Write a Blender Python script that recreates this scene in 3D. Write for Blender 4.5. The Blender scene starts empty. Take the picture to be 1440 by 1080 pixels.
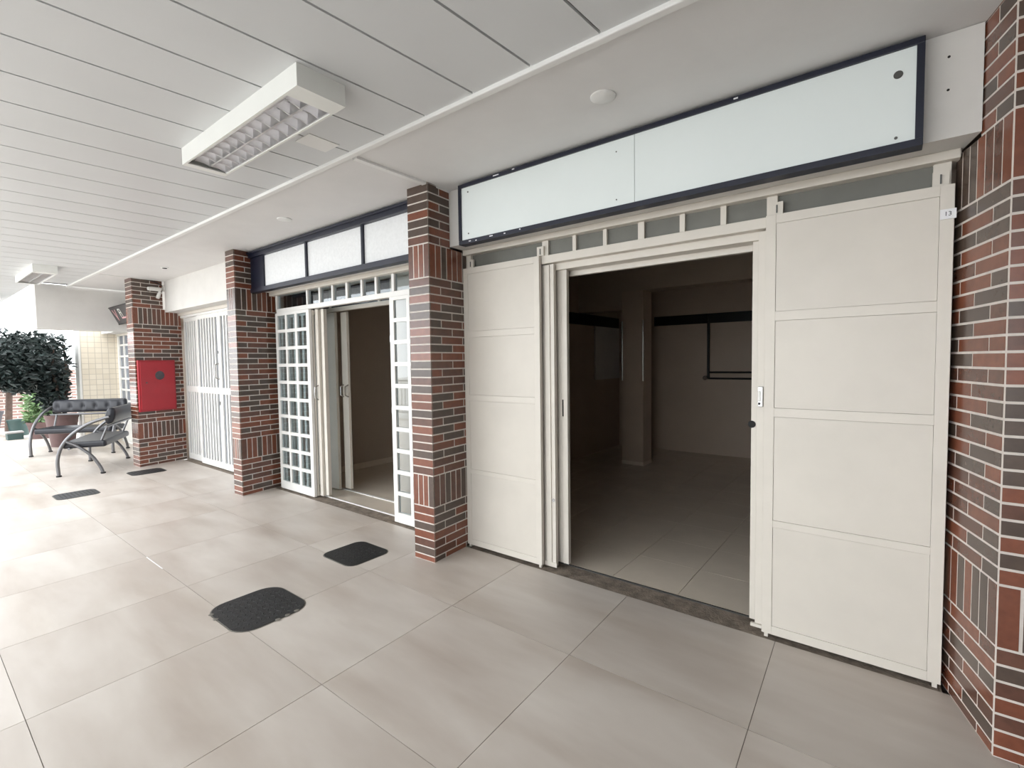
import bpy, bmesh, math, random
from mathutils import Vector, Matrix

random.seed(7)
C = bpy.context.scene.collection
SC = bpy.context.scene

# ------------------------------------------------------------------ camera
cam_d = bpy.data.cameras.new('camera')
cam_d.sensor_fit = 'HORIZONTAL'
cam_d.sensor_width = 36.0
cam_d.lens = 36.0 * 682.0 / 1440.0
cam_d.clip_start = 0.05
cam_d.clip_end = 300
cam = bpy.data.objects.new('camera', cam_d)
C.objects.link(cam)
yaw, pitch, roll = (math.radians(a) for a in (-37.94, -2.71, -0.77))
fw = Vector((math.sin(yaw) * math.cos(pitch), math.cos(yaw) * math.cos(pitch), math.sin(pitch)))
rt = Vector((math.cos(yaw), -math.sin(yaw), 0))
up = rt.cross(fw)
r2 = rt * math.cos(roll) + up * math.sin(roll)
u2 = up * math.cos(roll) - rt * math.sin(roll)
M = Matrix((r2, u2, -fw)).transposed().to_4x4()
M.translation = Vector((0, 0, 1.5))
cam.matrix_world = M
SC.camera = cam

# ------------------------------------------------------------------ world: bright overcast sky
W = bpy.data.worlds.new('overcast_sky')
SC.world = W
W.use_nodes = True
bg = W.node_tree.nodes['Background']
bg.inputs['Color'].default_value = (0.945, 0.975, 1.0, 1)
bg.inputs['Strength'].default_value = 3.7

SC.view_settings.view_transform = 'Standard'
SC.view_settings.look = 'None'
SC.view_settings.exposure = 0.56
SC.view_settings.gamma = 1.0
SC.view_settings.use_curve_mapping = False

# ------------------------------------------------------------------ materials
MATS = {}


def s2l(c):
    return tuple(((v / 255) / 12.92 if v / 255 <= 0.04045 else ((v / 255 + 0.055) / 1.055) ** 2.4) for v in c)


def mat(name, rgb, rough=0.5, metal=0.0, var=0.0, scale=4.0, bump=0.0, bscale=60.0, spec=0.5, rnd=0.0, rgb2=None, detail=4.0):
    """Procedural principled material: base colour with noise mottling, optional per-object variation and fine relief."""
    m = bpy.data.materials.new(name)
    m.use_nodes = True
    nt = m.node_tree
    b = nt.nodes['Principled BSDF']
    col = s2l(rgb)
    b.inputs['Roughness'].default_value = rough
    b.inputs['Metallic'].default_value = metal
    b.inputs['Specular IOR Level'].default_value = spec
    tc = nt.nodes.new('ShaderNodeTexCoord')
    geo = nt.nodes.new('ShaderNodeNewGeometry')
    nz = nt.nodes.new('ShaderNodeTexNoise')
    nz.inputs['Scale'].default_value = scale
    nz.inputs['Detail'].default_value = detail
    nz.inputs['Roughness'].default_value = 0.6
    nt.links.new(geo.outputs['Position'], nz.inputs['Vector'])
    mix = nt.nodes.new('ShaderNodeMix')
    mix.data_type = 'RGBA'
    c2 = s2l(rgb2) if rgb2 else tuple(v * (1 - var) for v in col)
    c1 = col if rgb2 else tuple(min(1, v * (1 + var * 0.6)) for v in col)
    mix.inputs['A'].default_value = (*c1, 1)
    mix.inputs['B'].default_value = (*c2, 1)
    ramp = nt.nodes.new('ShaderNodeMapRange')
    ramp.inputs['From Min'].default_value = 0.35
    ramp.inputs['From Max'].default_value = 0.68
    nt.links.new(nz.outputs['Fac'], ramp.inputs['Value'])
    nt.links.new(ramp.outputs['Result'], mix.inputs['Factor'])
    out = mix.outputs['Result']
    if rnd:
        oi = nt.nodes.new('ShaderNodeObjectInfo')
        mr = nt.nodes.new('ShaderNodeMapRange')
        mr.inputs['To Min'].default_value = 1 - rnd
        mr.inputs['To Max'].default_value = 1 + rnd
        nt.links.new(oi.outputs['Random'], mr.inputs['Value'])
        hs = nt.nodes.new('ShaderNodeHueSaturation')
        nt.links.new(mr.outputs['Result'], hs.inputs['Value'])
        nt.links.new(out, hs.inputs['Color'])
        out = hs.outputs['Color']
    nt.links.new(out, b.inputs['Base Color'])
    if bump:
        n2 = nt.nodes.new('ShaderNodeTexNoise')
        n2.inputs['Scale'].default_value = bscale
        nt.links.new(geo.outputs['Position'], n2.inputs['Vector'])
        bp = nt.nodes.new('ShaderNodeBump')
        bp.inputs['Strength'].default_value = bump
        bp.inputs['Distance'].default_value = 0.01
        nt.links.new(n2.outputs['Fac'], bp.inputs['Height'])
        nt.links.new(bp.outputs['Normal'], b.inputs['Normal'])
    MATS[name] = m
    return m


def glass_mat(name, tint, refl=0.18, rough=0.02, trans=0.8):
    m = bpy.data.materials.new(name)
    m.use_nodes = True
    nt = m.node_tree
    nt.nodes.remove(nt.nodes['Principled BSDF'])
    o = nt.nodes['Material Output']
    g = nt.nodes.new('ShaderNodeBsdfGlossy')
    g.inputs['Roughness'].default_value = rough
    t = nt.nodes.new('ShaderNodeBsdfTransparent')
    t.inputs['Color'].default_value = (*[v * trans for v in tint], 1)
    lw = nt.nodes.new('ShaderNodeLayerWeight')
    lw.inputs['Blend'].default_value = 0.5
    pw = nt.nodes.new('ShaderNodeMath')
    pw.operation = 'POWER'
    pw.inputs[1].default_value = 3.0
    nt.links.new(lw.outputs['Facing'], pw.inputs[0])
    ad = nt.nodes.new('ShaderNodeMath')
    ad.operation = 'MULTIPLY_ADD'
    ad.use_clamp = True
    ad.inputs[1].default_value = 0.8
    ad.inputs[2].default_value = refl
    nt.links.new(pw.outputs['Value'], ad.inputs[0])
    mx = nt.nodes.new('ShaderNodeMixShader')
    nt.links.new(ad.outputs['Value'], mx.inputs['Fac'])
    nt.links.new(t.outputs['BSDF'], mx.inputs[1])
    nt.links.new(g.outputs['BSDF'], mx.inputs[2])
    nt.links.new(mx.outputs['Shader'], o.inputs['Surface'])
    MATS[name] = m
    return m


def floor_tile_mat():
    """Honed stone-look porcelain: cloudy warm grey with long soft veins and worn scuffs."""
    m = mat('porcelain', (184, 176, 168), 0.34, rnd=0.035, spec=0.5)
    nt = m.node_tree
    b = nt.nodes['Principled BSDF']
    geo = [n for n in nt.nodes if n.type == 'NEW_GEOMETRY'][0]
    mix = [n for n in nt.nodes if n.type == 'MIX'][0]
    nz = [n for n in nt.nodes if n.type == 'TEX_NOISE'][0]
    mp = nt.nodes.new('ShaderNodeMapping')
    mp.inputs['Scale'].default_value = (0.8, 2.6, 1)
    mp.inputs['Rotation'].default_value = (0, 0, 0.35)
    oi = [n for n in nt.nodes if n.type == 'OBJECT_INFO'][0]
    cx = nt.nodes.new('ShaderNodeCombineXYZ')
    mm = nt.nodes.new('ShaderNodeMath')
    mm.operation = 'MULTIPLY'
    mm.inputs[1].default_value = 37.0
    nt.links.new(oi.outputs['Random'], mm.inputs[0])
    for k in range(3):
        nt.links.new(mm.outputs[0], cx.inputs[k])
    nt.links.new(cx.outputs[0], mp.inputs['Location'])
    nt.links.new(geo.outputs['Position'], mp.inputs['Vector'])
    nt.links.new(mp.outputs['Vector'], nz.inputs['Vector'])
    nz.inputs['Scale'].default_value = 1.4
    nz.inputs['Detail'].default_value = 4
    nz.inputs['Roughness'].default_value = 0.5
    nz.inputs['Distortion'].default_value = 0.25
    rp = [n for n in nt.nodes if n.type == 'MAP_RANGE'][0]
    rp.inputs['From Min'].default_value = 0.25
    rp.inputs['From Max'].default_value = 0.78
    mix.inputs['A'].default_value = (*s2l((206, 199, 191)), 1)
    mix.inputs['B'].default_value = (*s2l((176, 165, 155)), 1)
    # traffic wear: long brownish scuffs that run along the walkway across the joints
    wv = nt.nodes.new('ShaderNodeTexNoise')
    wm = nt.nodes.new('ShaderNodeMapping')
    wm.inputs['Scale'].default_value = (0.55, 2.8, 1)
    wm.inputs['Rotation'].default_value = (0, 0, -0.12)
    nt.links.new(geo.outputs['Position'], wm.inputs['Vector'])
    nt.links.new(wm.outputs['Vector'], wv.inputs['Vector'])
    wv.inputs['Scale'].default_value = 1.1
    wv.inputs['Detail'].default_value = 6
    wr = nt.nodes.new('ShaderNodeMapRange')
    wr.inputs['From Min'].default_value = 0.52
    wr.inputs['From Max'].default_value = 0.74
    wr.inputs['To Max'].default_value = 0.55
    nt.links.new(wv.outputs['Fac'], wr.inputs['Value'])
    wx = nt.nodes.new('ShaderNodeMix')
    wx.data_type = 'RGBA'
    wx.blend_type = 'MULTIPLY'
    wx.inputs['B'].default_value = (0.72, 0.66, 0.60, 1)
    nt.links.new(wr.outputs['Result'], wx.inputs['Factor'])
    src = b.inputs['Base Color'].links[0].from_socket
    nt.links.new(src, wx.inputs['A'])
    nt.links.new(wx.outputs['Result'], b.inputs['Base Color'])
    n3 = nt.nodes.new('ShaderNodeTexNoise')
    n3.inputs['Scale'].default_value = 2.2
    n3.inputs['Detail'].default_value = 5
    nt.links.new(geo.outputs['Position'], n3.inputs['Vector'])
    mr = nt.nodes.new('ShaderNodeMapRange')
    mr.inputs['From Min'].default_value = 0.3
    mr.inputs['From Max'].default_value = 0.7
    mr.inputs['To Min'].default_value = 0.31
    mr.inputs['To Max'].default_value = 0.45
    nt.links.new(n3.outputs['Fac'], mr.inputs['Value'])
    nt.links.new(mr.outputs['Result'], b.inputs['Roughness'])
    return m


def brick_tex_mat(name, c1, c2, mortar, bw, rh, ms, rough=0.5, axis='yz', offset=0.5):
    m = bpy.data.materials.new(name)
    m.use_nodes = True
    nt = m.node_tree
    b = nt.nodes['Principled BSDF']
    b.inputs['Roughness'].default_value = rough
    geo = nt.nodes.new('ShaderNodeNewGeometry')
    sp = nt.nodes.new('ShaderNodeSeparateXYZ')
    cb = nt.nodes.new('ShaderNodeCombineXYZ')
    nt.links.new(geo.outputs['Position'], sp.inputs[0])
    nt.links.new(sp.outputs['Y' if axis[0] == 'y' else 'X'], cb.inputs[0])
    nt.links.new(sp.outputs['Z'], cb.inputs[1])
    bt = nt.nodes.new('ShaderNodeTexBrick')
    bt.offset = offset
    bt.inputs['Color1'].default_value = (*s2l(c1), 1)
    bt.inputs['Color2'].default_value = (*s2l(c2), 1)
    bt.inputs['Mortar'].default_value = (*s2l(mortar), 1)
    bt.inputs['Scale'].default_value = 1.0
    bt.inputs['Brick Width'].default_value = bw
    bt.inputs['Row Height'].default_value = rh
    bt.inputs['Mortar Size'].default_value = ms
    nt.links.new(cb.outputs[0], bt.inputs['Vector'])
    nt.links.new(bt.outputs['Color'], b.inputs['Base Color'])
    MATS[name] = m
    return m


floor_tile_mat()
mat('grout_floor', (124, 116, 108), 0.8, var=0.15, scale=9)
mat('concrete_worn', (146, 134, 121), 0.85, var=0.55, scale=14, bump=0.6, bscale=90, rgb2=(100, 89, 79), detail=8)
mat('courtyard_paving', (190, 188, 184), 0.6, var=0.08, scale=1.2)
mat('slat_white', (208, 210, 211), 0.42, var=0.02, scale=2, rnd=0.012)
mat('slat_gap', (96, 96, 95), 0.7)
mat('plaster_white', (218, 217, 216), 0.7, var=0.03, scale=2.5, bump=0.05, bscale=120)
mat('plaster_wall', (212, 210, 206), 0.75, var=0.05, scale=3, bump=0.06, bscale=140)
mat('trim_white', (226, 226, 224), 0.5, var=0.02)
mat('brick_red', (118, 68, 49), 0.24, var=0.16, scale=22, rnd=0.12, spec=0.55)
mat('brick_dark', (80, 66, 58), 0.24, var=0.14, scale=22, rnd=0.12, spec=0.55)
mat('brick_brown', (95, 62, 50), 0.24, var=0.18, scale=22, rnd=0.12, spec=0.55)
mat('grout_brick', (206, 198, 190), 0.8, var=0.08, scale=20)
mat('cream_paint', (212, 206, 196), 0.42, var=0.025, scale=6, bump=0.04, bscale=70)
mat('cream_panel', (210, 204, 194), 0.42, var=0.045, scale=2.2, bump=0.06, bscale=40)
mat('white_paint', (224, 223, 219), 0.38, var=0.02, scale=6)
mat('navy_paint', (15, 20, 40), 0.4, var=0.2, scale=12)
mat('sign_white', (222, 229, 228), 0.35, var=0.02, scale=2)
mat('sign_frost', (224, 226, 227), 0.55, var=0.05, scale=40)
mat('screw_metal', (90, 90, 88), 0.4, metal=0.6, var=0.1)
mat('chrome', (190, 190, 188), 0.2, metal=0.9, var=0.08, scale=30)
mat('transom_glass', (112, 112, 106), 0.25, var=0.08, scale=5)
mat('sky_tinted_pane', (112, 120, 132), 0.2, var=0.12, scale=3)  # opaque pane; the reflected sky is put into its blue-grey colour
mat('black_iron', (30, 31, 33), 0.5, var=0.3, scale=14, bump=0.2, bscale=80)
mat('hatch_rim', (120, 116, 108), 0.6, var=0.2)
mat('room_wall', (188, 172, 156), 0.5, var=0.04, scale=2)
mat('room_ceiling', (180, 167, 152), 0.7, var=0.03, scale=2)
mat('room_tile', (216, 205, 190), 0.25, var=0.05, scale=3, rnd=0.03)
mat('room_wall_shaded', (176, 164, 151), 0.6, var=0.04, scale=2)  # the near shop's wall paint, darkened to put shade into the second shop
mat('room_dark', (16, 17, 20), 0.3, var=0.1)
mat('pipe_black', (28, 27, 27), 0.5, var=0.1)
mat('red_paint', (158, 34, 44), 0.4, var=0.06, scale=7)
mat('smoked_glass', (66, 64, 68), 0.15, var=0.3, scale=16)
mat('lamp_white', (228, 229, 225), 0.4, var=0.015)
mat('louvre_metal', (226, 226, 228), 0.28, metal=0.95, var=0.06, scale=20)
mat('leather_black', (26, 28, 36), 0.42, var=0.15, scale=8, bump=0.08, bscale=90)
mat('steel_tube', (112, 112, 114), 0.35, metal=0.75, var=0.08)
mat('rubber', (25, 25, 25), 0.8, var=0.1)
mat('pot_brown', (92, 70, 68), 0.6, var=0.12, scale=5)
mat('pot_dark', (70, 68, 74), 0.6, var=0.12, scale=5)
mat('pot_green', (52, 74, 72), 0.5, var=0.12, scale=5)
mat('soil', (58, 45, 36), 0.95, var=0.3, scale=20)
mat('bark', (84, 68, 60), 0.9, var=0.3, scale=14)
mat('leaf_backlit', (36, 48, 46), 0.5, var=0.35, scale=5)  # near-black green puts the backlit shade of the crowns into the colour
mat('leaf_green', (88, 122, 84), 0.5, var=0.3, scale=6)
mat('leaf_fresh', (112, 140, 96), 0.5, var=0.3, scale=6)
mat('paper_white', (232, 232, 234), 0.7, var=0.02)
mat('ink_black', (40, 40, 44), 0.7)
mat('sign_dark', (64, 62, 62), 0.5, var=0.1)
mat('letter_pink', (206, 160, 162), 0.6)
mat('letter_white', (214, 214, 208), 0.6)
mat('rail_grey', (70, 76, 82), 0.5, var=0.1)
mat('planter_stone', (150, 148, 146), 0.7, var=0.12, scale=5)
glass_mat('pane_glass', (0.86, 0.92, 0.95), refl=0.03, trans=0.95)
brick_tex_mat('tile_cream', (222, 212, 194), (214, 203, 184), (186, 176, 160), 0.104, 0.104, 0.0045, 0.3, 'yz', 0.0)
brick_tex_mat('garden_brick', (168, 132, 122), (132, 108, 102), (206, 198, 190), 0.24, 0.075, 0.012, 0.7, 'yz')

# ------------------------------------------------------------------ mesh helpers


class MB:
    def __init__(self):
        self.v, self.f = [], []

    def add(self, vs, fs):
        n = len(self.v)
        self.v += [tuple(p) for p in vs]
        self.f += [tuple(i + n for i in q) for q in fs]
        return self

    def box(self, x0, x1, y0, y1, z0, z1):
        return self.prism([(x0, y0), (x1, y0), (x1, y1), (x0, y1)], z0, z1)

    def prism(self, pts, z0, z1):
        a = sum(pts[i][0] * pts[(i + 1) % len(pts)][1] - pts[(i + 1) % len(pts)][0] * pts[i][1] for i in range(len(pts)))
        if a < 0:
            pts = pts[::-1]
        n = len(pts)
        vs = [(x, y, z0) for x, y in pts] + [(x, y, z1) for x, y in pts]
        fs = [tuple(range(n - 1, -1, -1)), tuple(range(n, 2 * n))]
        fs += [(i, (i + 1) % n, n + (i + 1) % n, n + i) for i in range(n)]
        return self.add(vs, fs)

    def extrude(self, pts, axis, a0, a1):
        """pts in the plane across axis ('x': (y,z), 'y': (x,z)) extruded from a0 to a1."""
        n = len(pts)
        if axis == 'x':
            vs = [(a0, p, q) for p, q in pts] + [(a1, p, q) for p, q in pts]
        else:
            vs = [(p, a0, q) for p, q in pts] + [(p, a1, q) for p, q in pts]
        fs = [tuple(range(n)), tuple(range(2 * n - 1, n - 1, -1))]
        fs += [((i + 1) % n, i, n + i, n + (i + 1) % n) for i in range(n)]
        return self.add(vs, fs)

    def tube(self, path, r, seg=10, cap=True):
        path = [Vector(p) for p in path]
        rs = r if isinstance(r, (list, tuple)) else [r] * len(path)
        vs, fs = [], []
        prev = None
        for i, p in enumerate(path):
            t = (path[min(i + 1, len(path) - 1)] - path[max(i - 1, 0)]).normalized()
            if prev is None:
                a = Vector((0, 0, 1)) if abs(t.z) < 0.9 else Vector((1, 0, 0))
                u = t.cross(a).normalized()
            else:
                u = (prev - t * prev.dot(t)).normalized()
            prev = u
            w = t.cross(u)
            for k in range(seg):
                an = 2 * math.pi * k / seg
                vs.append(p + (u * math.cos(an) + w * math.sin(an)) * rs[i])
        for i in range(len(path) - 1):
            for k in range(seg):
                a, b2 = i * seg + k, i * seg + (k + 1) % seg
                fs.append((a, b2, b2 + seg, a + seg))
        if cap:
            fs.append(tuple(range(seg - 1, -1, -1)))
            n = (len(path) - 1) * seg
            fs.append(tuple(range(n, n + seg)))
        return self.add(vs, fs)

    def lathe(self, prof, cx, cy, seg=28):
        vs, fs = [], []
        for r, z in prof:
            for k in range(seg):
                a = 2 * math.pi * k / seg
                vs.append((cx + r * math.cos(a), cy + r * math.sin(a), z))
        for i in range(len(prof) - 1):
            for k in range(seg):
                a, b2 = i * seg + k, i * seg + (k + 1) % seg
                fs.append((a, b2, b2 + seg, a + seg))
        fs.append(tuple(range(seg - 1, -1, -1)))
        n = (len(prof) - 1) * seg
        fs.append(tuple(range(n, n + seg)))
        return self.add(vs, fs)

    def disc(self, c, n, r, t, seg=24, r2=None):
        """A short cylinder of radius r from c along unit vector n for length t."""
        c, n = Vector(c), Vector(n).normalized()
        return self.tube([c, c + n * t], [r, r if r2 is None else r2], seg)


def empty(name, loc=(0, 0, 0), rz=0.0):
    o = bpy.data.objects.new(name, None)
    o.empty_display_size = 0.1
    C.objects.link(o)
    o.location = loc
    o.rotation_euler = (0, 0, rz)
    return o


def obj(name, mb, m, parent=None, smooth=False, bevel=0.0, origin=None):
    me = bpy.data.meshes.new(name)
    vs = mb.v
    me.from_pydata(vs, [], mb.f)
    me.materials.append(MATS[m])
    if smooth:
        me.polygons.foreach_set('use_smooth', [True] * len(me.polygons))
    me.update()
    o = bpy.data.objects.new(name, me)
    C.objects.link(o)
    if parent is not None:
        o.parent = parent
        o.matrix_parent_inverse = Matrix.Identity(4)
    if bevel:
        bv = o.modifiers.new('bevel', 'BEVEL')
        bv.width = bevel
        bv.segments = 2
        bv.limit_method = 'ANGLE'
    if smooth:
        try:
            me.set_sharp_from_angle(angle=math.radians(40))
        except Exception:
            pass
    return o


def tag(o, label=None, cat=None, group=None, kind=None):
    if label:
        o['label'] = label
    if cat:
        o['category'] = cat
    if group:
        o['group'] = group
    if kind:
        o['kind'] = kind
    return o


def bx(name, m, parent, x0, x1, y0, y1, z0, z1, bevel=0.0):
    return obj(name, MB().box(x0, x1, y0, y1, z0, z1), m, parent, bevel=bevel)


def struct(o, label=None):
    o['kind'] = 'structure'
    if label:
        o['label'] = label
    return o


_unit = {}


def unit_box(m):
    if m not in _unit:
        me = bpy.data.meshes.new('unit_' + m)
        mb = MB().box(-0.5, 0.5, -0.5, 0.5, -0.5, 0.5)
        me.from_pydata(mb.v, [], mb.f)
        me.materials.append(MATS[m])
        _unit[m] = me
    return _unit[m]


def piece(name, m, parent, c, size, rz=0.0):
    o = bpy.data.objects.new(name, unit_box(m))
    C.objects.link(o)
    o.parent = parent
    o.location = c
    o.scale = size
    o.rotation_euler = (0, 0, rz)
    return o


# ------------------------------------------------------------------ setting: floor
CZ = 2.79            # ceiling height
DOOR_Y = 2.87        # plane of the shop fronts
SKEW = -0.035        # the cross joints of the paving run slightly askew

floor = struct(empty('floor'), 'pale grey stone-look porcelain tile floor of the arcade walkway')
bx('screed', 'grout_floor', floor, -16.4, 6.0, -2.7, 2.82, -0.06, -0.0025)
PX, PY = 0.8375, 0.888
J = 0.0016
ys = [2.065 + 0.0 - k * PY for k in range(0, 6)]
rows = [(2.065, 2.815)] + [(ys[i + 1], ys[i]) for i in range(5)]
for (y0, y1) in rows:
    for k in range(-7, 20):
        xr = -0.42 - k * PX + (0.0)
        xl = xr - PX
        if xl < -16.4 or xr > 5.9:
            continue
        sk = lambda y: SKEW * (y - 1.9)
        mb = MB().prism([(xl + J + sk(y0), y0 + J), (xr - J + sk(y0), y0 + J), (xr - J + sk(y1), y1 - J), (xl + J + sk(y1), y1 - J)], -0.03, 0.0)
        obj('floor_tile', mb, 'porcelain', floor)
# pale sealant left in one joint
bx('joint_filler', 'paper_white', floor, -4.58, -4.22, 1.173, 1.179, -0.004, 0.0015)

yard = struct(bx('floor_courtyard', 'courtyard_paving', None, -40, 40, -40, 40, -0.12, -0.07), 'bright paved ground outside the arcade')

# thresholds
th = struct(empty('trim_1'), 'worn concrete threshold strip of the near shop')
bx('concrete_strip', 'concrete_worn', th, -2.66, 0.21, 2.822, 3.02, -0.05, -0.004)
bx('door_track', 'screw_metal', th, -2.62, 0.18, 2.995, 3.007, -0.01, 0.004)
th = struct(empty('trim_2'), 'worn stained concrete threshold strip of the second shop')
bx('concrete_strip', 'concrete_worn', th, -5.86, -2.9, 2.822, 2.975, -0.05, -0.004)
bx('door_track', 'white_paint', th, -5.8, -2.95, 2.975, 2.99, -0.01, 0.006)
bx('step_slab', 'room_tile', th, -5.86, -2.9, 2.99, 3.262, -0.05, 0.0)
bx('inner_track', 'white_paint', th, -5.8, -2.95, 3.262, 3.29, -0.01, 0.008)
th = struct(empty('trim_3'), 'worn threshold strip of the far slatted shop door')
bx('concrete_strip', 'concrete_worn', th, -8.85, -6.05, 2.822, 3.1, -0.05, -0.004)

# ------------------------------------------------------------------ setting: ceiling
ceil = struct(empty('ceiling'), 'white slatted metal ceiling of the arcade')
bx('backing', 'slat_gap', ceil, -3.4, 6.2, -2.65, 1.8, CZ + 0.012, CZ + 0.12)
bx('backing', 'slat_gap', ceil, -6.0, -3.4, -0.7, 1.8, CZ + 0.012, CZ + 0.12)  # unseen left edge cut back in steps to let more sky light in
bx('backing', 'slat_gap', ceil, -10.35, -6.0, 0.35, 1.8, CZ + 0.012, CZ + 0.12)
bx('backing', 'slat_gap', ceil, -14.3, -10.35, 0.35, 1.42, CZ + 0.012, CZ + 0.12)
TAN = math.tan(math.radians(4.1))
GP = 0.006
SP = 0.3405
for k in range(-21, 40):
    xe = -0.926 - k * SP          # joint position at Y = 1.79
    a, b = xe - SP + GP, xe - GP
    x_mid = (a + b) / 2
    if x_mid < -14.1 or x_mid > 6.0:
        continue
    ytop = 1.8 if x_mid > -10.25 else 1.42
    f = lambda x, y: x + TAN * (y - 1.79)
    y0 = -2.65 if x_mid > -3.5 else (-0.7 if x_mid > -6.1 else 0.35)  # slats stop at the same cut-back edge that admits the light
    mb = MB().prism([(f(a, y0), y0), (f(b, y0), y0), (f(b, ytop), ytop), (f(a, ytop), ytop)], CZ, CZ + 0.012)
    obj('ceiling_slat', mb, 'slat_white', ceil)

sof = struct(empty('ceiling_soffit'), 'smooth white plaster soffit above the shop fronts')
bx('plaster_bay', 'plaster_white', sof, -2.66, 5.9, 1.815, 3.0, CZ + 0.006, CZ + 0.12)
bx('plaster_bay', 'plaster_white', sof, -8.72, -2.70, 1.815, 3.0, CZ, CZ + 0.12)
bx('plaster_bay', 'plaster_white', sof, -10.36, -8.76, 1.815, 3.0, CZ - 0.002, CZ + 0.12)
bx('seam_strip', 'trim_white', sof, -2.70, -2.66, 1.86, 2.87, CZ - 0.009, CZ + 0.12)
bx('seam_strip', 'trim_white', sof, -8.76, -8.72, 1.86, 2.87, CZ - 0.008, CZ + 0.12)
bx('edge_moulding', 'trim_white', sof, -10.36, 5.9, 1.79, 1.83, CZ - 0.02, CZ + 0.11, bevel=0.005)

# ------------------------------------------------------------------ setting: fascia walls above the shop fronts
FY = 2.68


def fascia(name, x0f, x0b, x1f, x1b, z0, label, ztop=CZ + 0.004, fy=FY, lint=True):
    e = struct(empty(name), label)
    obj('fascia_panel', MB().prism([(x0f, fy), (x1f, fy), (x1b, 3.0), (x0b, 3.0)], z0, ztop), 'plaster_wall', e)
    if lint:
        bx('lintel', 'cream_paint', e, x0b + 0.004, x1b + 0.022, 2.83, 3.0, z0 - 0.04, z0, bevel=0.004)
    return e


wf = fascia('wall_front', -2.676, -2.69, 0.268, 0.20, 2.378, 'white plaster fascia wall above the near shop')
fascia('wall_front.001', -5.842, -5.885, -2.888, -2.912, 2.352, 'white plaster fascia wall above the second shop')
fascia('wall_front.002', -8.80, -8.85, -6.035, -6.06, 2.318, 'white plaster fascia wall above the far slatted door', fy=2.65)
fascia('wall_front.003', -12.28, -12.28, -9.10, -9.16, 2.14, 'white plaster fascia wall beyond the pillar with the fire box', fy=2.60)
# unseen wall carried on past the near pillar, added against light leaks
struct(bx('wall_right', 'plaster_wall', None, 0.88, 5.9, 2.80, 3.0, 0.0, 2.79), 'white wall continuing beyond the right brick pillar')
# unseen walls added behind the camera and at near left to hold back light
struct(bx('wall_left_added', 'plaster_wall', None, 1.0, 6.2, -2.9, -2.66, 0.0, 2.9), 'unseen white wall added on the left behind the camera to hold back light')
struct(bx('wall_back_added', 'plaster_wall', None, 5.92, 6.1, -2.66, 3.0, 0.0, 2.9), 'unseen white wall added behind the camera to hold back light')
# lowered bulkhead at the end of the arcade, and the tiled wall under it
bh = struct(empty('wall_end'), 'white lowered bulkhead at the far end of the arcade')
bx('bulkhead_face', 'plaster_wall', bh, -10.70, -10.38, 1.43, 2.59, 2.10, 2.80)
tw = struct(empty('wall_tiled'), 'cream square-tiled end wall behind the benches')
bx('wall_core', 'white_paint', tw, -12.62, -12.33, 2.25, 3.1, -0.07, 2.36)
bx('tile_facing', 'tile_cream', tw, -12.33, -12.31, 2.285, 2.855, 0.0, 2.36)

# ------------------------------------------------------------------ brick pillars
TB = 0.012
JT = 0.010
BRICKS = ['brick_red'] * 9 + ['brick_dark'] * 8 + ['brick_brown'] * 7


def courses(z_top):
    """(z0, z1, soldier?, row index) for every course of a pillar."""
    out = [(0.004, 0.038, False, 0)]
    z = 0.043
    for i in range(6):
        out.append((z + 0.005, z + 0.0622 - 0.005, False, i + 1))
        z += 0.0622
    out.append((0.421, 0.649, True, 0))
    p = (2.12 - 0.654) / 24
    for i in range(24):
        out.append((0.654 + p * i + 0.005, 0.654 + p * (i + 1) - 0.005, False, i))
    out.append((2.125, 2.360, True, 0))
    p = (z_top - 2.365) / 7
    for i in range(8):
        out.append((2.365 + p * i + 0.005, 2.365 + p * (i + 1) - 0.005 + (0.004 if i == 6 else 0), False, i))
    return out


def brick_face(parent, p0, p1, outward, phase=0, start=0.0, up_width=None, single=False, z_top=CZ, rng=random):
    p0, p1 = Vector((*p0, 0)), Vector((*p1, 0))
    d = p1 - p0
    L = d.length
    d.normalize()
    n = Vector((d.y, -d.x, 0))
    if n.dot(Vector((*outward, 0))) < 0:
        n = -n
    rz = math.atan2(d.y, d.x)
    for (z0, z1, sol, idx) in courses(z_top):
        w = L if (up_width is None or z0 < 2.362) else up_width
        segs = []
        if sol:
            cuts = [start]
            pit = 0.0622
            while cuts[-1] + pit < w - 0.02:
                cuts.append(cuts[-1] + pit)
            cuts.append(w)
            if single and len(cuts) > 3:
                nn = max(3, round((w - start) / 0.055))
                cuts = [start + (w - start) * q / nn for q in range(nn + 1)]
            segs = list(zip(cuts[:-1], cuts[1:]))
        elif single:
            segs = [(start, w)]
        else:
            first = 0.125 if (idx + phase) % 2 == 0 else 0.25
            x = start
            e = first
            while x < w - 1e-4:
                ee = min(e, w)
                if w - ee < 0.02:
                    ee = w
                segs.append((x, ee))
                x = ee
                e = ee + 0.25
        for i, (a, b) in enumerate(segs):
            aa = a + (JT / 2 if i > 0 else 0.0015)
            bb = b - (JT / 2 if i < len(segs) - 1 else 0.0015)
            if bb - aa < 0.008:
                continue
            m = rng.choice(BRICKS)
            c = p0 + d * ((aa + bb) / 2) - n * (TB / 2) + Vector((0, 0, (z0 + z1) / 2))
            piece('brick', m, parent, c, (bb - aa, TB, z1 - z0), rz)


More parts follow.
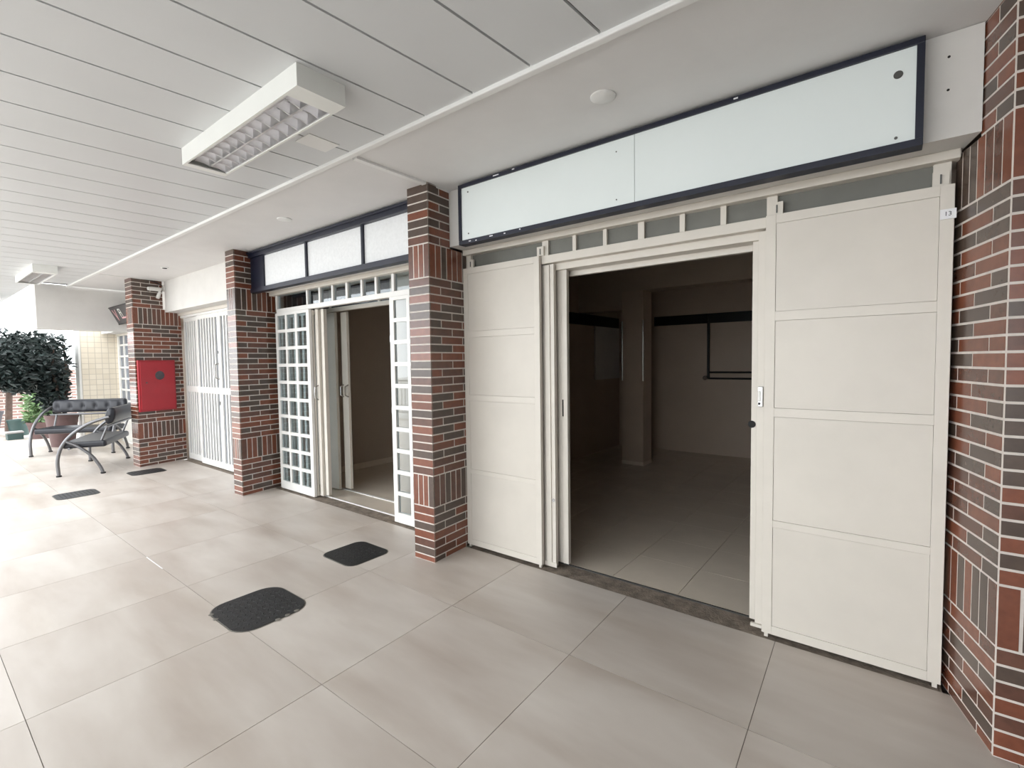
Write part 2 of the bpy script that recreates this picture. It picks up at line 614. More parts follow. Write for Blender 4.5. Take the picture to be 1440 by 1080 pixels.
def pillar(label, fl, fr, br, bl, up_r, up_l, phase, core_pts=None, front_single=True, z_top=CZ):
    """fl, fr: front left/right plan corners; br, bl: rear ones; up_r / up_l: side depth left free above the shop sign."""
    e = empty('brick_pillar', ((fl[0] + fr[0]) / 2, (fl[1] + fr[1]) / 2, 0))
    org = Vector(e.location)
    tag(e, label, 'pillar', 'brick pillars along the shop fronts')
    loc = lambda p: (p[0] - org.x, p[1] - org.y)
    FL, FR, BR, BL = map(loc, (fl, fr, br, bl))
    ins = 0.0014
    cx = (FL[0] + FR[0]) / 2

    def inset(p, sx, sy):
        return (p[0] + sx * ins, p[1] + sy * ins)
    obj('mortar_core', MB().prism([inset(FL, 1, 1), inset(FR, -1, 1), inset(BR, -1, 0), inset(BL, 1, 0)], 0, 2.36), 'grout_brick', e)
    dr = Vector((BR[0] - FR[0], BR[1] - FR[1]))
    dl = Vector((BL[0] - FL[0], BL[1] - FL[1]))
    ur = Vector(FR) + dr.normalized() * up_r
    ul = Vector(FL) + dl.normalized() * up_l
    obj('mortar_core', MB().prism([inset(FL, 1, 1), inset(FR, -1, 1), inset(ur, -1, 0), inset(ul, 1, 0)], 2.36, z_top + 0.003), 'grout_brick', e)
    rng = random.Random(label)
    brick_face(e, FL, FR, (0, -1), phase, 0.0, None, front_single, z_top, rng)
    brick_face(e, FR, BR, (1, 0), phase, TB, up_r, False, z_top, rng)
    brick_face(e, FL, BL, (-1, 0), phase, TB, up_l, False, z_top, rng)
    return e


pillar('glazed brick pillar between the two open shops', (-2.865, 2.431), (-2.652, 2.438), (-2.688, 2.868), (-2.908, 2.868), 0.240, 0.246, 0)
pillar('glazed brick pillar between the white grid door and the slatted door', (-6.003, 2.411), (-5.801, 2.416), (-5.880, 2.905), (-6.056, 2.905), 0.226, 0.238, 1)
p1 = pillar('deep glazed brick pillar carrying the red fire hose box', (-9.01, 2.212), (-8.731, 2.218), (-8.884, 2.88), (-9.15, 2.88), 0.42, 0.40, 1)
pillar('slant-sided glazed brick pillar at the right edge beside the cream door', (0.33, 2.471), (0.86, 2.471), (0.86, 2.80), (0.212, 2.90), 0.30, 0.236, 0, front_single=False)

# ------------------------------------------------------------------ near shop: sign
t = tag(empty('sign_board', (-1.2, 2.61, 2.36)), 'long blank white sign board in a navy frame over the near shop', 'sign')
ox, oy, oz = t.location


def lb(name, m, x0, x1, y0, y1, z0, z1, bevel=0.0, parent=None):
    e = parent or t
    return bx(name, m, e, x0 - ox, x1 - ox, y0 - oy, y1 - oy, z0 - oz, z1 - oz, bevel)


SX0, SX1, SZ0, SZ1 = -2.51, 0.089, 2.352, 2.782
lb('frame_bar', 'navy_paint', SX0, SX1, 2.608, 2.68, SZ0, SZ0 + 0.030, 0.002)
lb('frame_bar', 'navy_paint', SX0, SX1, 2.608, 2.68, SZ1 - 0.026, SZ1, 0.002)
lb('frame_bar', 'navy_paint', SX0, SX0 + 0.026, 2.608, 2.68, SZ0 + 0.030, SZ1 - 0.026)
lb('frame_bar', 'navy_paint', SX1 - 0.026, SX1, 2.608, 2.68, SZ0 + 0.030, SZ1 - 0.026)
lb('sign_panel', 'sign_white', SX0 + 0.026, -1.152, 2.618, 2.64, SZ0 + 0.03, SZ1 - 0.026)
lb('sign_panel', 'sign_white', -1.149, SX1 - 0.026, 2.618, 2.64, SZ0 + 0.03, SZ1 - 0.026)
for (x, z, r) in [(-2.42, 2.72, .006), (-2.42, 2.425, .006), (-1.26, 2.69, .004), (-1.26, 2.42, .004), (0.005, 2.66, .016), (0.002, 2.405, .006)]:
    obj('screw', MB().disc((x - ox, 2.619 - oy, z - oz), (0, -1, 0), r, 0.003, 16), 'screw_metal', t)
for (x, z, w) in [(-2.40, 2.366, .02), (-2.34, 2.362, .012), (-2.2, 2.369, .03), (-2.08, 2.366, .014), (-1.95, 2.371, .010), (-2.15, 2.77, .05), (-2.0, 2.773, .02), (-0.62, 2.77, .02)]:
    lb('paint_chip', 'paper_white', x - w / 2, x + w / 2, 2.6072, 2.609, z - 0.003, z + 0.004)
for (x, z) in [(0.165, 2.70), (0.165, 2.57)]:
    obj('anchor_hole', MB().disc((x, FY + 0.0005, z), (0, -1, 0), 0.005, 0.002, 10), 'rubber', wf)

# ------------------------------------------------------------------ near shop: transom and frame
t = struct(empty('window_1', (-1.2, 2.87, 2.2)), 'row of grey transom panes over the near shop doors')
ox, oy, oz = t.location
TZ0, TZ1 = 2.232, 2.340
mull = [(-2.655, 0.05), (-1.925, 0.05), (-1.690, 0.026), (-1.463, 0.026), (-1.218, 0.04), (-0.967, 0.030), (-0.741, 0.030), (-0.500, 0.05), (0.165, 0.06)]
for x, w in mull:
    lb('mullion', 'cream_paint', x - w / 2, x + w / 2, 2.868, 2.91, TZ0, TZ1)
for (xa, wa), (xb, wb) in zip(mull[:-1], mull[1:]):
    lb('pane', 'transom_glass', xa + wa / 2, xb - wb / 2, 2.888, 2.896, TZ0 - 0.02, TZ1)
lb('transom_rail', 'cream_paint', -1.955, -0.515, 2.862, 2.92, 2.180, 2.236, 0.003)
lb('head_track', 'cream_paint', -2.66, 0.19, 2.92, 3.02, 2.135, 2.20, 0.003)
lb('head_track_lip', 'cream_paint', -1.83, -0.58, 3.02, 3.05, 2.10, 2.15)
for x in (-2.62, -1.955, -0.475, 0.16):
    lb('hanger_bracket', 'cream_paint', x - 0.028, x + 0.028, 2.850, 2.868, 2.236, 2.30)
    lb('hanger_pin', 'screw_metal', x - 0.003, x + 0.003, 2.846, 2.850, 2.245, 2.285)

# ------------------------------------------------------------------ near shop: sheet-metal leaves
PZ = [(0.068, 0.604), (0.640, 1.190), (1.236, 1.690), (1.738, 2.188)]


def sheet_leaf(name, label, x0, x1, y0, z0=0.022, z1=2.234, sl=0.048, sr=0.048, feet=True, hinge_side=1):
    global t, ox, oy, oz
    t = struct(empty(name, ((x0 + x1) / 2, y0, 0)), label)
    ox, oy, oz = t.location
    lb('stile', 'cream_paint', x0, x0 + sl, y0, y0 + 0.03, z0, z1, 0.0015)
    lb('stile', 'cream_paint', x1 - sr, x1, y0, y0 + 0.03, z0, z1, 0.0015)
    edges = [z0] + [v for p in PZ for v in p] + [z1]
    for i in range(0, len(edges), 2):
        lb('rail', 'cream_paint', x0 + sl, x1 - sr, y0, y0 + 0.03, edges[i], edges[i + 1], 0.0008)
    for a, b in PZ:
        lb('sheet_panel', 'cream_panel', x0 + sl + 0.0012, x1 - sr - 0.0012, y0 + 0.0025, y0 + 0.02, a + 0.0012, b - 0.0012)
        for xx in (x0 + sl + 0.012, x0 + sl + (x1 - sr - x0 - sl) * 0.66):
            for zz in (a + 0.02, b - 0.09):
                obj('rivet', MB().disc((xx - ox, y0 + 0.0036 - oy, zz), (0, -1, 0), 0.0028, 0.001, 8), 'screw_metal', t)
    if feet:
        for x in (x0 + 0.012, x1 - 0.030):
            lb('guide_foot', 'cream_paint', x, x + 0.018, y0 + 0.006, y0 + 0.024, 0.0, z0)
    return t


sheet_leaf('door_1', 'cream sheet-metal door leaf left of the near shop opening', -2.686, -1.955, 2.832)
t2 = sheet_leaf('door_2', 'cream sheet-metal door leaf right of the near shop opening, with paper number tag', -0.522, 0.206, 2.832)
lb('scratch', 'screw_metal', -0.30, -0.18, 2.8350, 2.8356, 2.118, 2.1205)


def plain_leaf(name, label, x0, x1, y0, z0, z1):
    global t, ox, oy, oz
    t = struct(empty(name, ((x0 + x1) / 2, y0, 0)), label)
    ox, oy, oz = t.location
    lb('stile', 'cream_paint', x0, x0 + 0.045, y0, y0 + 0.032, z0, z1, 0.002)
    lb('stile', 'cream_paint', x1 - 0.045, x1, y0, y0 + 0.032, z0, z1, 0.002)
    lb('sheet_panel', 'cream_panel', x0 + 0.045, x1 - 0.045, y0 + 0.006, y0 + 0.022, z0, z1)
    return t


plain_leaf('door_3', 'cream inner sliding leaf tucked behind the left door leaf', -2.60, -1.868, 2.885, 0.018, 2.175)
lb('bottom_runner', 'cream_paint', -2.60, -1.860, 2.878, 2.885, 0.012, 0.045)
lb('recess_plate', 'cream_paint', -1.94, -1.90, 2.877, 2.885, 0.02, 2.17)  # narrow plain cream plate on the leaf face
obj('lock_bolt', MB().disc((-1.885 - ox, 2.8845 - oy, 0.50), (0, -1, 0), 0.012, 0.004, 14), 'chrome', t)
plain_leaf('door_4', 'cream innermost sliding leaf at the left of the near opening', -2.55, -1.800, 2.945, 0.03, 2.15)
lb('lock_slot', 'rubber', -1.842, -1.832, 2.9435, 2.945, 1.10, 1.22)
plain_leaf('door_5', 'cream inner sliding leaf with lock tucked behind the right door leaf', -0.566, 0.15, 2.885, 0.03, 2.17)
lb('lock_body', 'chrome', -0.560, -0.534, 2.872, 2.885, 1.235, 1.345, 0.003)
lb('lock_latch', 'white_paint', -0.558, -0.546, 2.866, 2.873, 1.265, 1.320, 0.002)
lb('lock_hole', 'rubber', -0.556, -0.548, 2.8655, 2.872, 1.247, 1.258)
lb('bottom_runner', 'cream_paint', -0.585, -0.53, 2.870, 2.885, 0.018, 0.035)
plain_leaf('door_6', 'cream innermost sliding leaf at the right of the near opening', -0.606, 0.12, 2.945, 0.02, 2.15)
obj('finger_pull', MB().disc((-0.602 - ox, 2.9455 - oy, 1.13), (0, -1, 0), 0.02, 0.003, 18), 'rubber', t)

# paper tag with the number
t = tag(empty('paper_tag', (0.185, 2.826, 2.107)), 'small white paper tag numbered 13 stuck on the cream door edge', 'tag')
bx('paper', 'paper_white', t, -0.026, 0.027, 0.0, 0.003, -0.021, 0.021)


def text_part(name, body, m, parent, loc, size, rot=(math.pi / 2, 0, 0), ext=0.0006):
    cu = bpy.data.curves.new(name, 'FONT')
    cu.body = body
    cu.size = size
    cu.extrude = ext
    cu.align_x = 'CENTER'
    cu.align_y = 'CENTER'
    o = bpy.data.objects.new(name, cu)
    C.objects.link(o)
    dg = bpy.context.evaluated_depsgraph_get()
    me = bpy.data.meshes.new_from_object(o.evaluated_get(dg))
    bpy.data.objects.remove(o)
    me.materials.clear()
    me.materials.append(MATS[m])
    o = bpy.data.objects.new(name, me)
    C.objects.link(o)
    o.parent = parent
    o.location = loc
    o.rotation_euler = rot
    return o


text_part('number', '13', 'ink_black', t, (0, -0.0006, 0), 0.026)

# ------------------------------------------------------------------ near shop: interior
AX0, AX1, AY0, AY1, AZ = -3.74, 2.3, 3.02, 7.85, 2.80
fl = struct(empty('floor_shop'), 'dull beige tile floor inside the near shop')
bx('screed', 'grout_floor', fl, AX0, AX1, AY0, AY1, -0.06, -0.004)
n = 0
TP = 0.45
x = AX0
while x < AX1 - 0.01:
    y = AY0
    x1 = min(x + TP, AX1)
    while y < AY1 - 0.01:
        y1 = min(y + TP, AY1)
        piece('floor_tile', 'room_tile', fl, ((x + x1) / 2, (y + y1) / 2, -0.012), (x1 - x - 0.003, y1 - y - 0.003, 0.024))
        y = y1
    x = x1
w = struct(empty('wall_shop_back'), 'beige back wall inside the near shop')
bx('plaster', 'room_wall', w, AX0 - 0.1, AX1 + 0.1, AY1, AY1 + 0.12, -0.05, AZ + 0.1)
bx('high_window_band', 'room_dark', w, -3.1, AX1, AY1 - 0.012, AY1, 2.045, 2.195)
w = struct(empty('wall_shop_left'), 'beige left wall inside the near shop')
bx('plaster', 'room_wall', w, AX0 - 0.1, AX0, AY0, AY1, -0.05, AZ + 0.1)
bx('high_window_band', 'room_dark', w, AX0, AX0 + 0.012, 5.2, AY1 - 0.02, 2.04, 2.21)
bx('pale_panel', 'plaster_wall', w, AX0, AX0 + 0.02, 6.95, AY1 - 0.03, 1.18, 2.04)
bx('conduit', 'pipe_black', w, AX0, AX0 + 0.03, 6.62, 6.66, 2.2, 2.79)
bx('conduit', 'pipe_black', w, AX0, AX0 + 0.03, 4.6, 6.66, 2.76, 2.79)
struct(bx('wall_shop_right', 'room_wall', None, AX1, AX1 + 0.1, AY0, AY1, -0.05, AZ + 0.1), 'beige right wall inside the near shop')
struct(bx('wall_shop_front', 'room_wall', None, 0.20, AX1, 3.005, 3.08, -0.05, AZ + 0.1), 'inner face of the front wall right of the near opening')
struct(bx('wall_shop_front.001', 'room_wall', None, AX0, -2.69, 3.02, 3.08, -0.05, AZ + 0.1), 'inner face of the front wall left of the near opening')
ce = struct(empty('ceiling_shop'), 'beige ceiling with beams inside the near shop')
bx('plaster', 'room_ceiling', ce, AX0 - 0.1, AX1 + 0.1, AY0 - 0.02, AY1 + 0.1, AZ, AZ + 0.1)
bx('beam', 'room_ceiling', ce, -3.032, AX1, 6.46, 6.76, 2.46, AZ)
bx('beam', 'room_ceiling', ce, AX0, -3.032, 6.46, 6.76, 2.21, AZ)
bx('ceiling_slot', 'pipe_black', ce, -1.87, -1.845, 6.1, 6.45, AZ - 0.008, AZ)
col = tag(empty('room_column', (-2.87, 6.6, 0)), 'beige square column with white corner guards inside the near shop', 'column')
bx('shaft', 'room_wall', col, -0.16, 0.155, -0.14, 0.16, 0, 2.46)
bx('plinth', 'room_tile', col, -0.165, 0.16, -0.146, 0.166, 0, 0.05)
for s in (-0.157, 0.152):
    obj('corner_guard', MB().tube([(s, -0.137, 1.2), (s, -0.137, 2.045)], 0.013, 14), 'chrome', col, True)
pp = tag(empty('wall_pipe', (-2.225, 7.82, 1.2)), 'dark pipe run with a valve on the back wall of the near shop', 'pipe')
obj('riser', MB().tube([(0, 0, 0.0), (0, 0, 0.99)], 0.02, 10), 'pipe_black', pp, True)
obj('branch', MB().tube([(0.0, 0, 0.085), (1.6, 0, 0.085)], 0.014, 8), 'pipe_black', pp, True)
obj('branch', MB().tube([(0.0, 0, -0.01), (1.6, 0, -0.01)], 0.014, 8), 'pipe_black', pp, True)
obj('valve', MB().disc((-0.035, -0.06, 0.0), (0, 1, 0), 0.035, 0.06, 14), 'chrome', pp, True)
lf = tag(empty('tube_lamp', (-2.05, 7.3, 2.72)), 'unlit fluorescent tube lamp on the ceiling inside the near shop', 'lamp')
bx('housing', 'lamp_white', lf, -0.62, 0.62, -0.06, 0.06, 0.02, 0.08)
obj('tube', MB().tube([(-0.6, 0, 0), (0.6, 0, 0)], 0.016, 10), 'lamp_white', lf, True)

# ------------------------------------------------------------------ second shop: sign
t = tag(empty('sign_board', (-4.3, 2.62, 2.33)), 'three-part frosted sign in a navy frame over the second shop', 'sign')
ox, oy, oz = t.location
SX0, SX1, SZ0, SZ1 = -5.838, -2.905, 2.322, 2.775
lb('frame_bar', 'navy_paint', SX0, SX1, 2.600, 2.678, SZ0, SZ0 + 0.048, 0.003)
lb('frame_bar', 'navy_paint', SX0, SX1, 2.585, 2.678, SZ1 - 0.062, SZ1 - 0.004, 0.003)
lb('frame_lip', 'navy_paint', SX0, SX1, 2.565, 2.60, SZ1 - 0.02, SZ1, 0.002)
lb('frame_bar', 'navy_paint', SX0, -5.53, 2.612, 2.678, SZ0 + 0.048, SZ1 - 0.062)
for x in (-4.638, -3.696):
    lb('divider', 'navy_paint', x - 0.014, x + 0.014, 2.612, 2.66, SZ0 + 0.048, SZ1 - 0.062)
for a, b in ((-5.53, -4.652), (-4.624, -3.71), (-3.682, SX1)):
    lb('sign_panel', 'sign_frost', a, b, 2.632, 2.65, SZ0 + 0.048, SZ1 - 0.062)

# ------------------------------------------------------------------ second shop: transom and grid leaves
t = struct(empty('window_2', (-4.3, 2.87, 2.1)), 'row of clear transom panes over the second shop doors')
ox, oy, oz = t.location
TZ0, TZ1 = 2.150, 2.312
mull = [(-5.77, 0.035), (-5.085, 0.03), (-4.833, 0.03), (-4.588, 0.03), (-4.332, 0.034), (-4.080, 0.03), (-3.855, 0.03), (-3.603, 0.035), (-2.915, 0.03)]
for x, w in mull:
    lb('mullion', 'white_paint', x - w / 2, x + w / 2, 2.865, 2.905, TZ0, TZ1)
for (xa, wa), (xb, wb) in zip(mull[:-1], mull[1:]):
    big = abs(xb - xa) > 0.5
    lb('pane', 'pane_glass', xa + wa / 2, xb - wb / 2, 2.884, 2.888, TZ0, TZ1)
lb('blind_board', 'room_dark', -5.755, -5.10, 2.95, 2.96, TZ0, TZ1)
lb('transom_rail', 'white_paint', -5.775, -2.91, 2.862, 2.915, 2.102, 2.152, 0.003)


def grid_leaf(name, label, x0, x1, y0, cols, rowz, bar=0.036):
    global t, ox, oy, oz
    t = struct(empty(name, ((x0 + x1) / 2, y0, 0)), label)
    ox, oy, oz = t.location
    z0, z1 = 0.012, 2.10
    xs = [x0] + [v for c in cols for v in c] + [x1]
    for i in range(0, len(xs), 2):
        lb('stile', 'white_paint', xs[i], xs[i + 1], y0, y0 + 0.032, z0, z1, 0.0015)
    zs = [z0] + [v for r in rowz for v in r] + [z1]
    for c in cols:
        for i in range(0, len(zs), 2):
            if zs[i + 1] - zs[i] > 0.004:
                lb('glazing_bar', 'white_paint', c[0], c[1], y0 + 0.001, y0 + 0.031, zs[i], zs[i + 1])
        for r in rowz:
            lb('pane', 'pane_glass', c[0], c[1], y0 + 0.014, y0 + 0.018, r[0], r[1])
    return t


RZ = []
for i in range(10):
    a = 0.105 + i * 0.2
    RZ.append((a, min(a + 0.163, 2.085)))
grid_leaf('door_7', 'white grid-glazed door leaf beside the middle brick pillar of the second shop', -5.785, -5.035, 2.852, [(-5.735, -5.560), (-5.520, -5.342), (-5.297, -5.095)], RZ)
grid_leaf('door_8', 'white grid-glazed door leaf half hidden by the near brick pillar', -3.642, -2.915, 2.852, [(-3.585, -3.405), (-3.365, -3.185), (-3.145, -2.965)], RZ)
for z in (0.42, 1.06, 1.72):
    obj('hinge', MB().tube([(-3.650 - ox, 2.868 - oy, z - 0.03), (-3.650 - ox, 2.868 - oy, z + 0.03)], 0.011, 10), 'chrome', t, True)
# barred leaf seen through the panes
t = struct(empty('door_9', (-5.4, 2.93, 0)), 'cream barred leaf folded behind the left grid-glazed leaf')
ox, oy, oz = t.location
for i in range(8):
    x = -5.735 + i * 0.094
    lb('bar', 'cream_paint', x, x + 0.040, 2.892, 2.912, 0.06, 2.04)
lb('rail', 'cream_paint', -5.75, -5.03, 2.888, 2.916, 0.02, 0.06)
lb('rail', 'cream_paint', -5.75, -5.03, 2.888, 2.916, 2.04, 2.09)
lb('stile', 'cream_paint', -5.020, -4.965, 2.915, 2.95, 0.02, 2.10, 0.002)
lb('stile', 'cream_paint', -4.955, -4.90, 2.945, 2.985, 0.03, 2.10, 0.002)
obj('handle', MB().tube([(-4.992 - ox, 2.915 - oy, 1.10), (-4.992 - ox, 2.875 - oy, 1.12), (-4.992 - ox, 2.87 - oy, 1.18), (-4.992 - ox, 2.875 - oy, 1.24), (-4.992 - ox, 2.915 - oy, 1.26)], 0.008, 8), 'chrome', t, True)
# inner plain leaf and its transom
t = struct(empty('door_10', (-5.2, 3.2, 0)), 'plain cream leaf standing just inside the second shop')
ox, oy, oz = t.location
lb('sheet_panel', 'cream_panel', -5.86, -5.10, 3.20, 3.235, 0.012, 2.09, 0.002)
lb('edge_stile', 'cream_paint', -5.055, -4.945, 3.255, 3.29, 0.03, 2.09, 0.002)
for x in (-5.03, -4.94):
    obj('handle', MB().tube([(x - ox, 3.255 - oy, 1.11), (x - ox, 3.215 - oy, 1.13), (x - ox, 3.215 - oy, 1.23), (x - ox, 3.255 - oy, 1.25)], 0.008, 8), 'chrome', t, True)
t = struct(empty('window_3', (-4.4, 3.2, 2.1)), 'dark inner transom inside the second shop')
ox, oy, oz = t.location
lb('transom_rail', 'cream_paint', -5.86, -2.95, 3.19, 3.24, 2.10, 2.145, 0.002)
for x in (-5.175, -4.255, -3.4):
    lb('mullion', 'cream_paint', x - 0.014, x + 0.014, 3.195, 3.235, 2.145, 2.36)
for a, b in ((-5.86, -5.19), (-5.16, -4.27), (-4.24, -3.415), (-3.385, -2.95)):
    lb('pane', 'smoked_glass', a, b, 3.21, 3.218, 2.145, 2.36)
# second shop interior
struct(bx('floor_shop.001', 'room_tile', None, -5.98, -3.86, 3.262, 6.4, -0.06, -0.002), 'beige floor inside the second shop')
struct(bx('wall_shop_left.001', 'room_wall_shaded', None, -6.04, -5.93, 3.0, 6.4, -0.05, 2.9), 'beige left wall inside the second shop')
struct(bx('baseboard_left', 'room_tile', None, -5.93, -5.915, 3.3, 6.39, 0, 0.08), 'beige skirting inside the second shop')
struct(bx('wall_shop_right.001', 'room_wall_shaded', None, -3.98, -3.88, 3.3, 6.4, -0.05, 2.9), 'beige right wall inside the second shop')
struct(bx('wall_shop_back.001', 'room_wall_shaded', None, -6.0, -3.86, 6.4, 6.5, -0.05, 2.9), 'beige back wall inside the second shop')
struct(bx('ceiling_shop.001', 'room_ceiling', None, -6.0, -2.9, 3.0, 6.4, 2.8, 2.9), 'beige ceiling inside the second shop')
struct(bx('wall_shop_front.002', 'room_wall', None, -3.88, -2.9, 3.29, 3.33, -0.05, 2.8), 'inner return wall right of the second shop opening')

# ------------------------------------------------------------------ far shop: slatted door
t = struct(empty('window_4', (-7.5, 2.9, 2.2)), 'white head frame over the far slatted doors')
ox, oy, oz = t.location
lb('head_rail', 'white_paint', -8.86, -6.06, 2.86, 2.95, 2.245, 2.278, 0.003)


def slat_leaf(name, label, x0, x1, y0, nb, z1=2.245):
    global t, ox, oy, oz
    t = struct(empty(name, ((x0 + x1) / 2, y0, 0)), label)
    ox, oy, oz = t.location
    lb('stile', 'white_paint', x0, x0 + 0.05, y0, y0 + 0.035, 0.012, z1, 0.002)
    lb('stile', 'white_paint', x1 - 0.05, x1, y0, y0 + 0.035, 0.012, z1, 0.002)
    for a, b in ((0.012, 0.10), (1.085, 1.175), (z1 - 0.06, z1)):
        lb('rail', 'white_paint', x0 + 0.05, x1 - 0.05, y0, y0 + 0.035, a, b, 0.001)
    for a, b in ((0.10, 1.085), (1.175, z1 - 0.06)):
        lb('pane', 'sky_tinted_pane', x0 + 0.05, x1 - 0.05, y0 + 0.022, y0 + 0.028, a, b)
        pit = (x1 - x0 - 0.1) / (nb + 1)
        for i in range(nb):
            xx = x0 + 0.05 + pit * (i + 1)
            lb('slat', 'white_paint', xx - 0.019, xx + 0.019, y0 + 0.002, y0 + 0.022, a, b)
    return t


slat_leaf('door_11', 'white slatted door leaf beside the fire box pillar', -8.895, -8.27, 2.915, 5)
slat_leaf('door_12', 'white slatted door leaf with a long handle in the middle', -8.275, -7.49, 2.88, 6)
obj('handle', MB().tube([(-7.52 - ox, 2.88 - oy, 1.30), (-7.52 - ox, 2.83 - oy, 1.32), (-7.52 - ox, 2.83 - oy, 1.50), (-7.52 - ox, 2.88 - oy, 1.52)], 0.011, 8), 'chrome', t, True)
lb('lock_plate', 'screw_metal', -7.535, -7.505, 2.875, 2.88, 0.93, 0.98)
lb('bolt_plate', 'screw_metal', -7.53, -7.51, 2.875, 2.88, 1.66, 1.70)
slat_leaf('door_13', 'white slatted door leaf half hidden behind the brick pillar', -7.48, -6.80, 2.88, 5)
slat_leaf('door_14', 'white slatted door leaf at the right end of the far shop', -6.79, -6.07, 2.88, 5)
struct(bx('wall_shop_front.003', 'room_wall', None, -9.14, -6.04, 2.96, 3.1, -0.05, 2.35), 'wall closing the far shop behind its slatted doors')

# shop beyond the fire box pillar: white grid window
RZ2 = [(0.6 + i * 0.222, 0.6 + i * 0.222 + 0.18) for i in range(7)]
t = struct(empty('window_5', (-10.7, 2.88, 0)), 'white grid window beyond the fire box pillar')
ox, oy, oz = t.location
lb('sill_wall', 'white_paint', -12.28, -9.2, 2.86, 2.98, 0.0, 0.57)
xs = [-12.25 + i * 0.34 for i in range(10)]
for x in xs:
    lb('mullion', 'white_paint', x - 0.03, x + 0.03, 2.86, 2.90, 0.57, 2.14)
for i in range(8):
    z = 0.57 + i * 0.222
    lb('glazing_bar', 'white_paint', -12.25, -9.19, 2.862, 2.898, z, z + 0.035)
for a, b in zip(xs[:-1], xs[1:]):
    for r in RZ2:
        lb('pane', 'sky_tinted_pane', a + 0.03, b - 0.03, 2.88, 2.885, r[0], min(r[1] + 0.01, 2.14))

# ------------------------------------------------------------------ fire hose box on the deep pillar
dx, dy = (-8.884 + 8.731), (2.88 - 2.218)
L = math.hypot(dx, dy)
ang = math.atan2(dy, dx)      # local x runs along the pillar side away from the walkway
fb = tag(empty('fire_hose_box', (-8.731, 2.218, 0.82), ang), 'red metal fire hose box with a dark round window on the brick pillar', 'fire box')
A0, A1 = 0.018, 0.535
bx('door', 'red_paint', fb, A0 + 0.02, A1 - 0.02, -0.052, -0.028, 0.02, 0.745, 0.004)
bx('box_frame', 'red_paint', fb, A0, A1, -0.040, -0.0005, 0.0, 0.765, 0.004)
cxx = 0.30
obj('window_disc', MB().disc((cxx, -0.052, 0.535), (0, -1, 0), 0.068, 0.004, 28), 'smoked_glass', fb)
obj('window_ring', MB().tube([(cxx + 0.07 * math.cos(a), -0.054, 0.535 + 0.07 * math.sin(a)) for a in [2 * math.pi * i / 28 for i in range(29)]], 0.005, 8), 'red_paint', fb, True)
obj('latch', MB().disc((0.115, -0.052, 0.43), (0, -1, 0), 0.010, 0.008, 12), 'screw_metal', fb)
for z in (0.12, 0.64):
    obj('hinge', MB().tube([(A1 - 0.012, -0.050, z - 0.03), (A1 - 0.012, -0.050, z + 0.03)], 0.006, 8), 'red_paint', fb, True)

# security camera at the pillar top
sc_ = tag(empty('security_camera', (-8.80, 2.60, 2.62)), 'small pale double-headed security camera under the soffit beside the fire box pillar', 'camera')
obj('wall_plate', MB().disc((0.0, 0.045, 0.06), (0, -1, 0), 0.045, 0.02, 18), 'white_paint', sc_, True)
obj('arm', MB().tube([(0, 0.03, 0.06), (0.02, -0.01, 0.05), (0.04, -0.03, 0.02)], 0.014, 8), 'white_paint', sc_, True)
obj('camera_head', MB().tube([(0.045, -0.02, 0.035), (0.10, -0.15, 0.028), (0.11, -0.19, 0.025)], [0.030, 0.030, 0.026], 14), 'white_paint', sc_, True)
obj('camera_head', MB().tube([(0.04, -0.02, 0.0), (0.05, -0.045, -0.06), (0.055, -0.06, -0.10)], [0.020, 0.026, 0.024], 14), 'white_paint', sc_, True)
obj('cable', MB().tube([(0, 0.035, 0.09), (0.01, -0.05, 0.14), (0.02, -0.15, 0.165), (0.02, -0.22, 0.168)], 0.008, 8), 'pipe_black', sc_, True)

# leaning dark sign beyond the deep pillar
ls = empty('hanging_sign', (-9.87, 2.38, 2.34))
ls.rotation_euler = (math.radians(26), 0, 0)
tag(ls, 'tilted dark grey shop sign with pale pink lettering beyond the fire box pillar', 'sign')
bx('board', 'sign_dark', ls, -0.53, 0.75, 0.0, 0.03, -0.15, 0.16)
for (a, b, c, d) in ((-0.53, 0.75, -0.15, -0.135), (-0.53, 0.75, 0.145, 0.16), (-0.53, -0.515, -0.135, 0.145), (0.735, 0.75, -0.135, 0.145)):
    bx('frame_bar', 'pipe_black', ls, a, b, -0.006, 0.0, c, d)
text_part('lettering', 'V', 'letter_pink', ls, (-0.33, -0.003, 0.0), 0.28, ext=0.002)
text_part('lettering', 'Fl', 'letter_white', ls, (-0.06, -0.003, 0.03), 0.2, ext=0.002)
bx('underline', 'letter_pink', ls, -0.12, 0.6, -0.004, 0.0, -0.06, -0.035)
bx('hanger', 'pipe_black', ls, -0.4, -0.38, 0.03, 0.2, 0.08, 0.1)

# ------------------------------------------------------------------ ceiling lamps


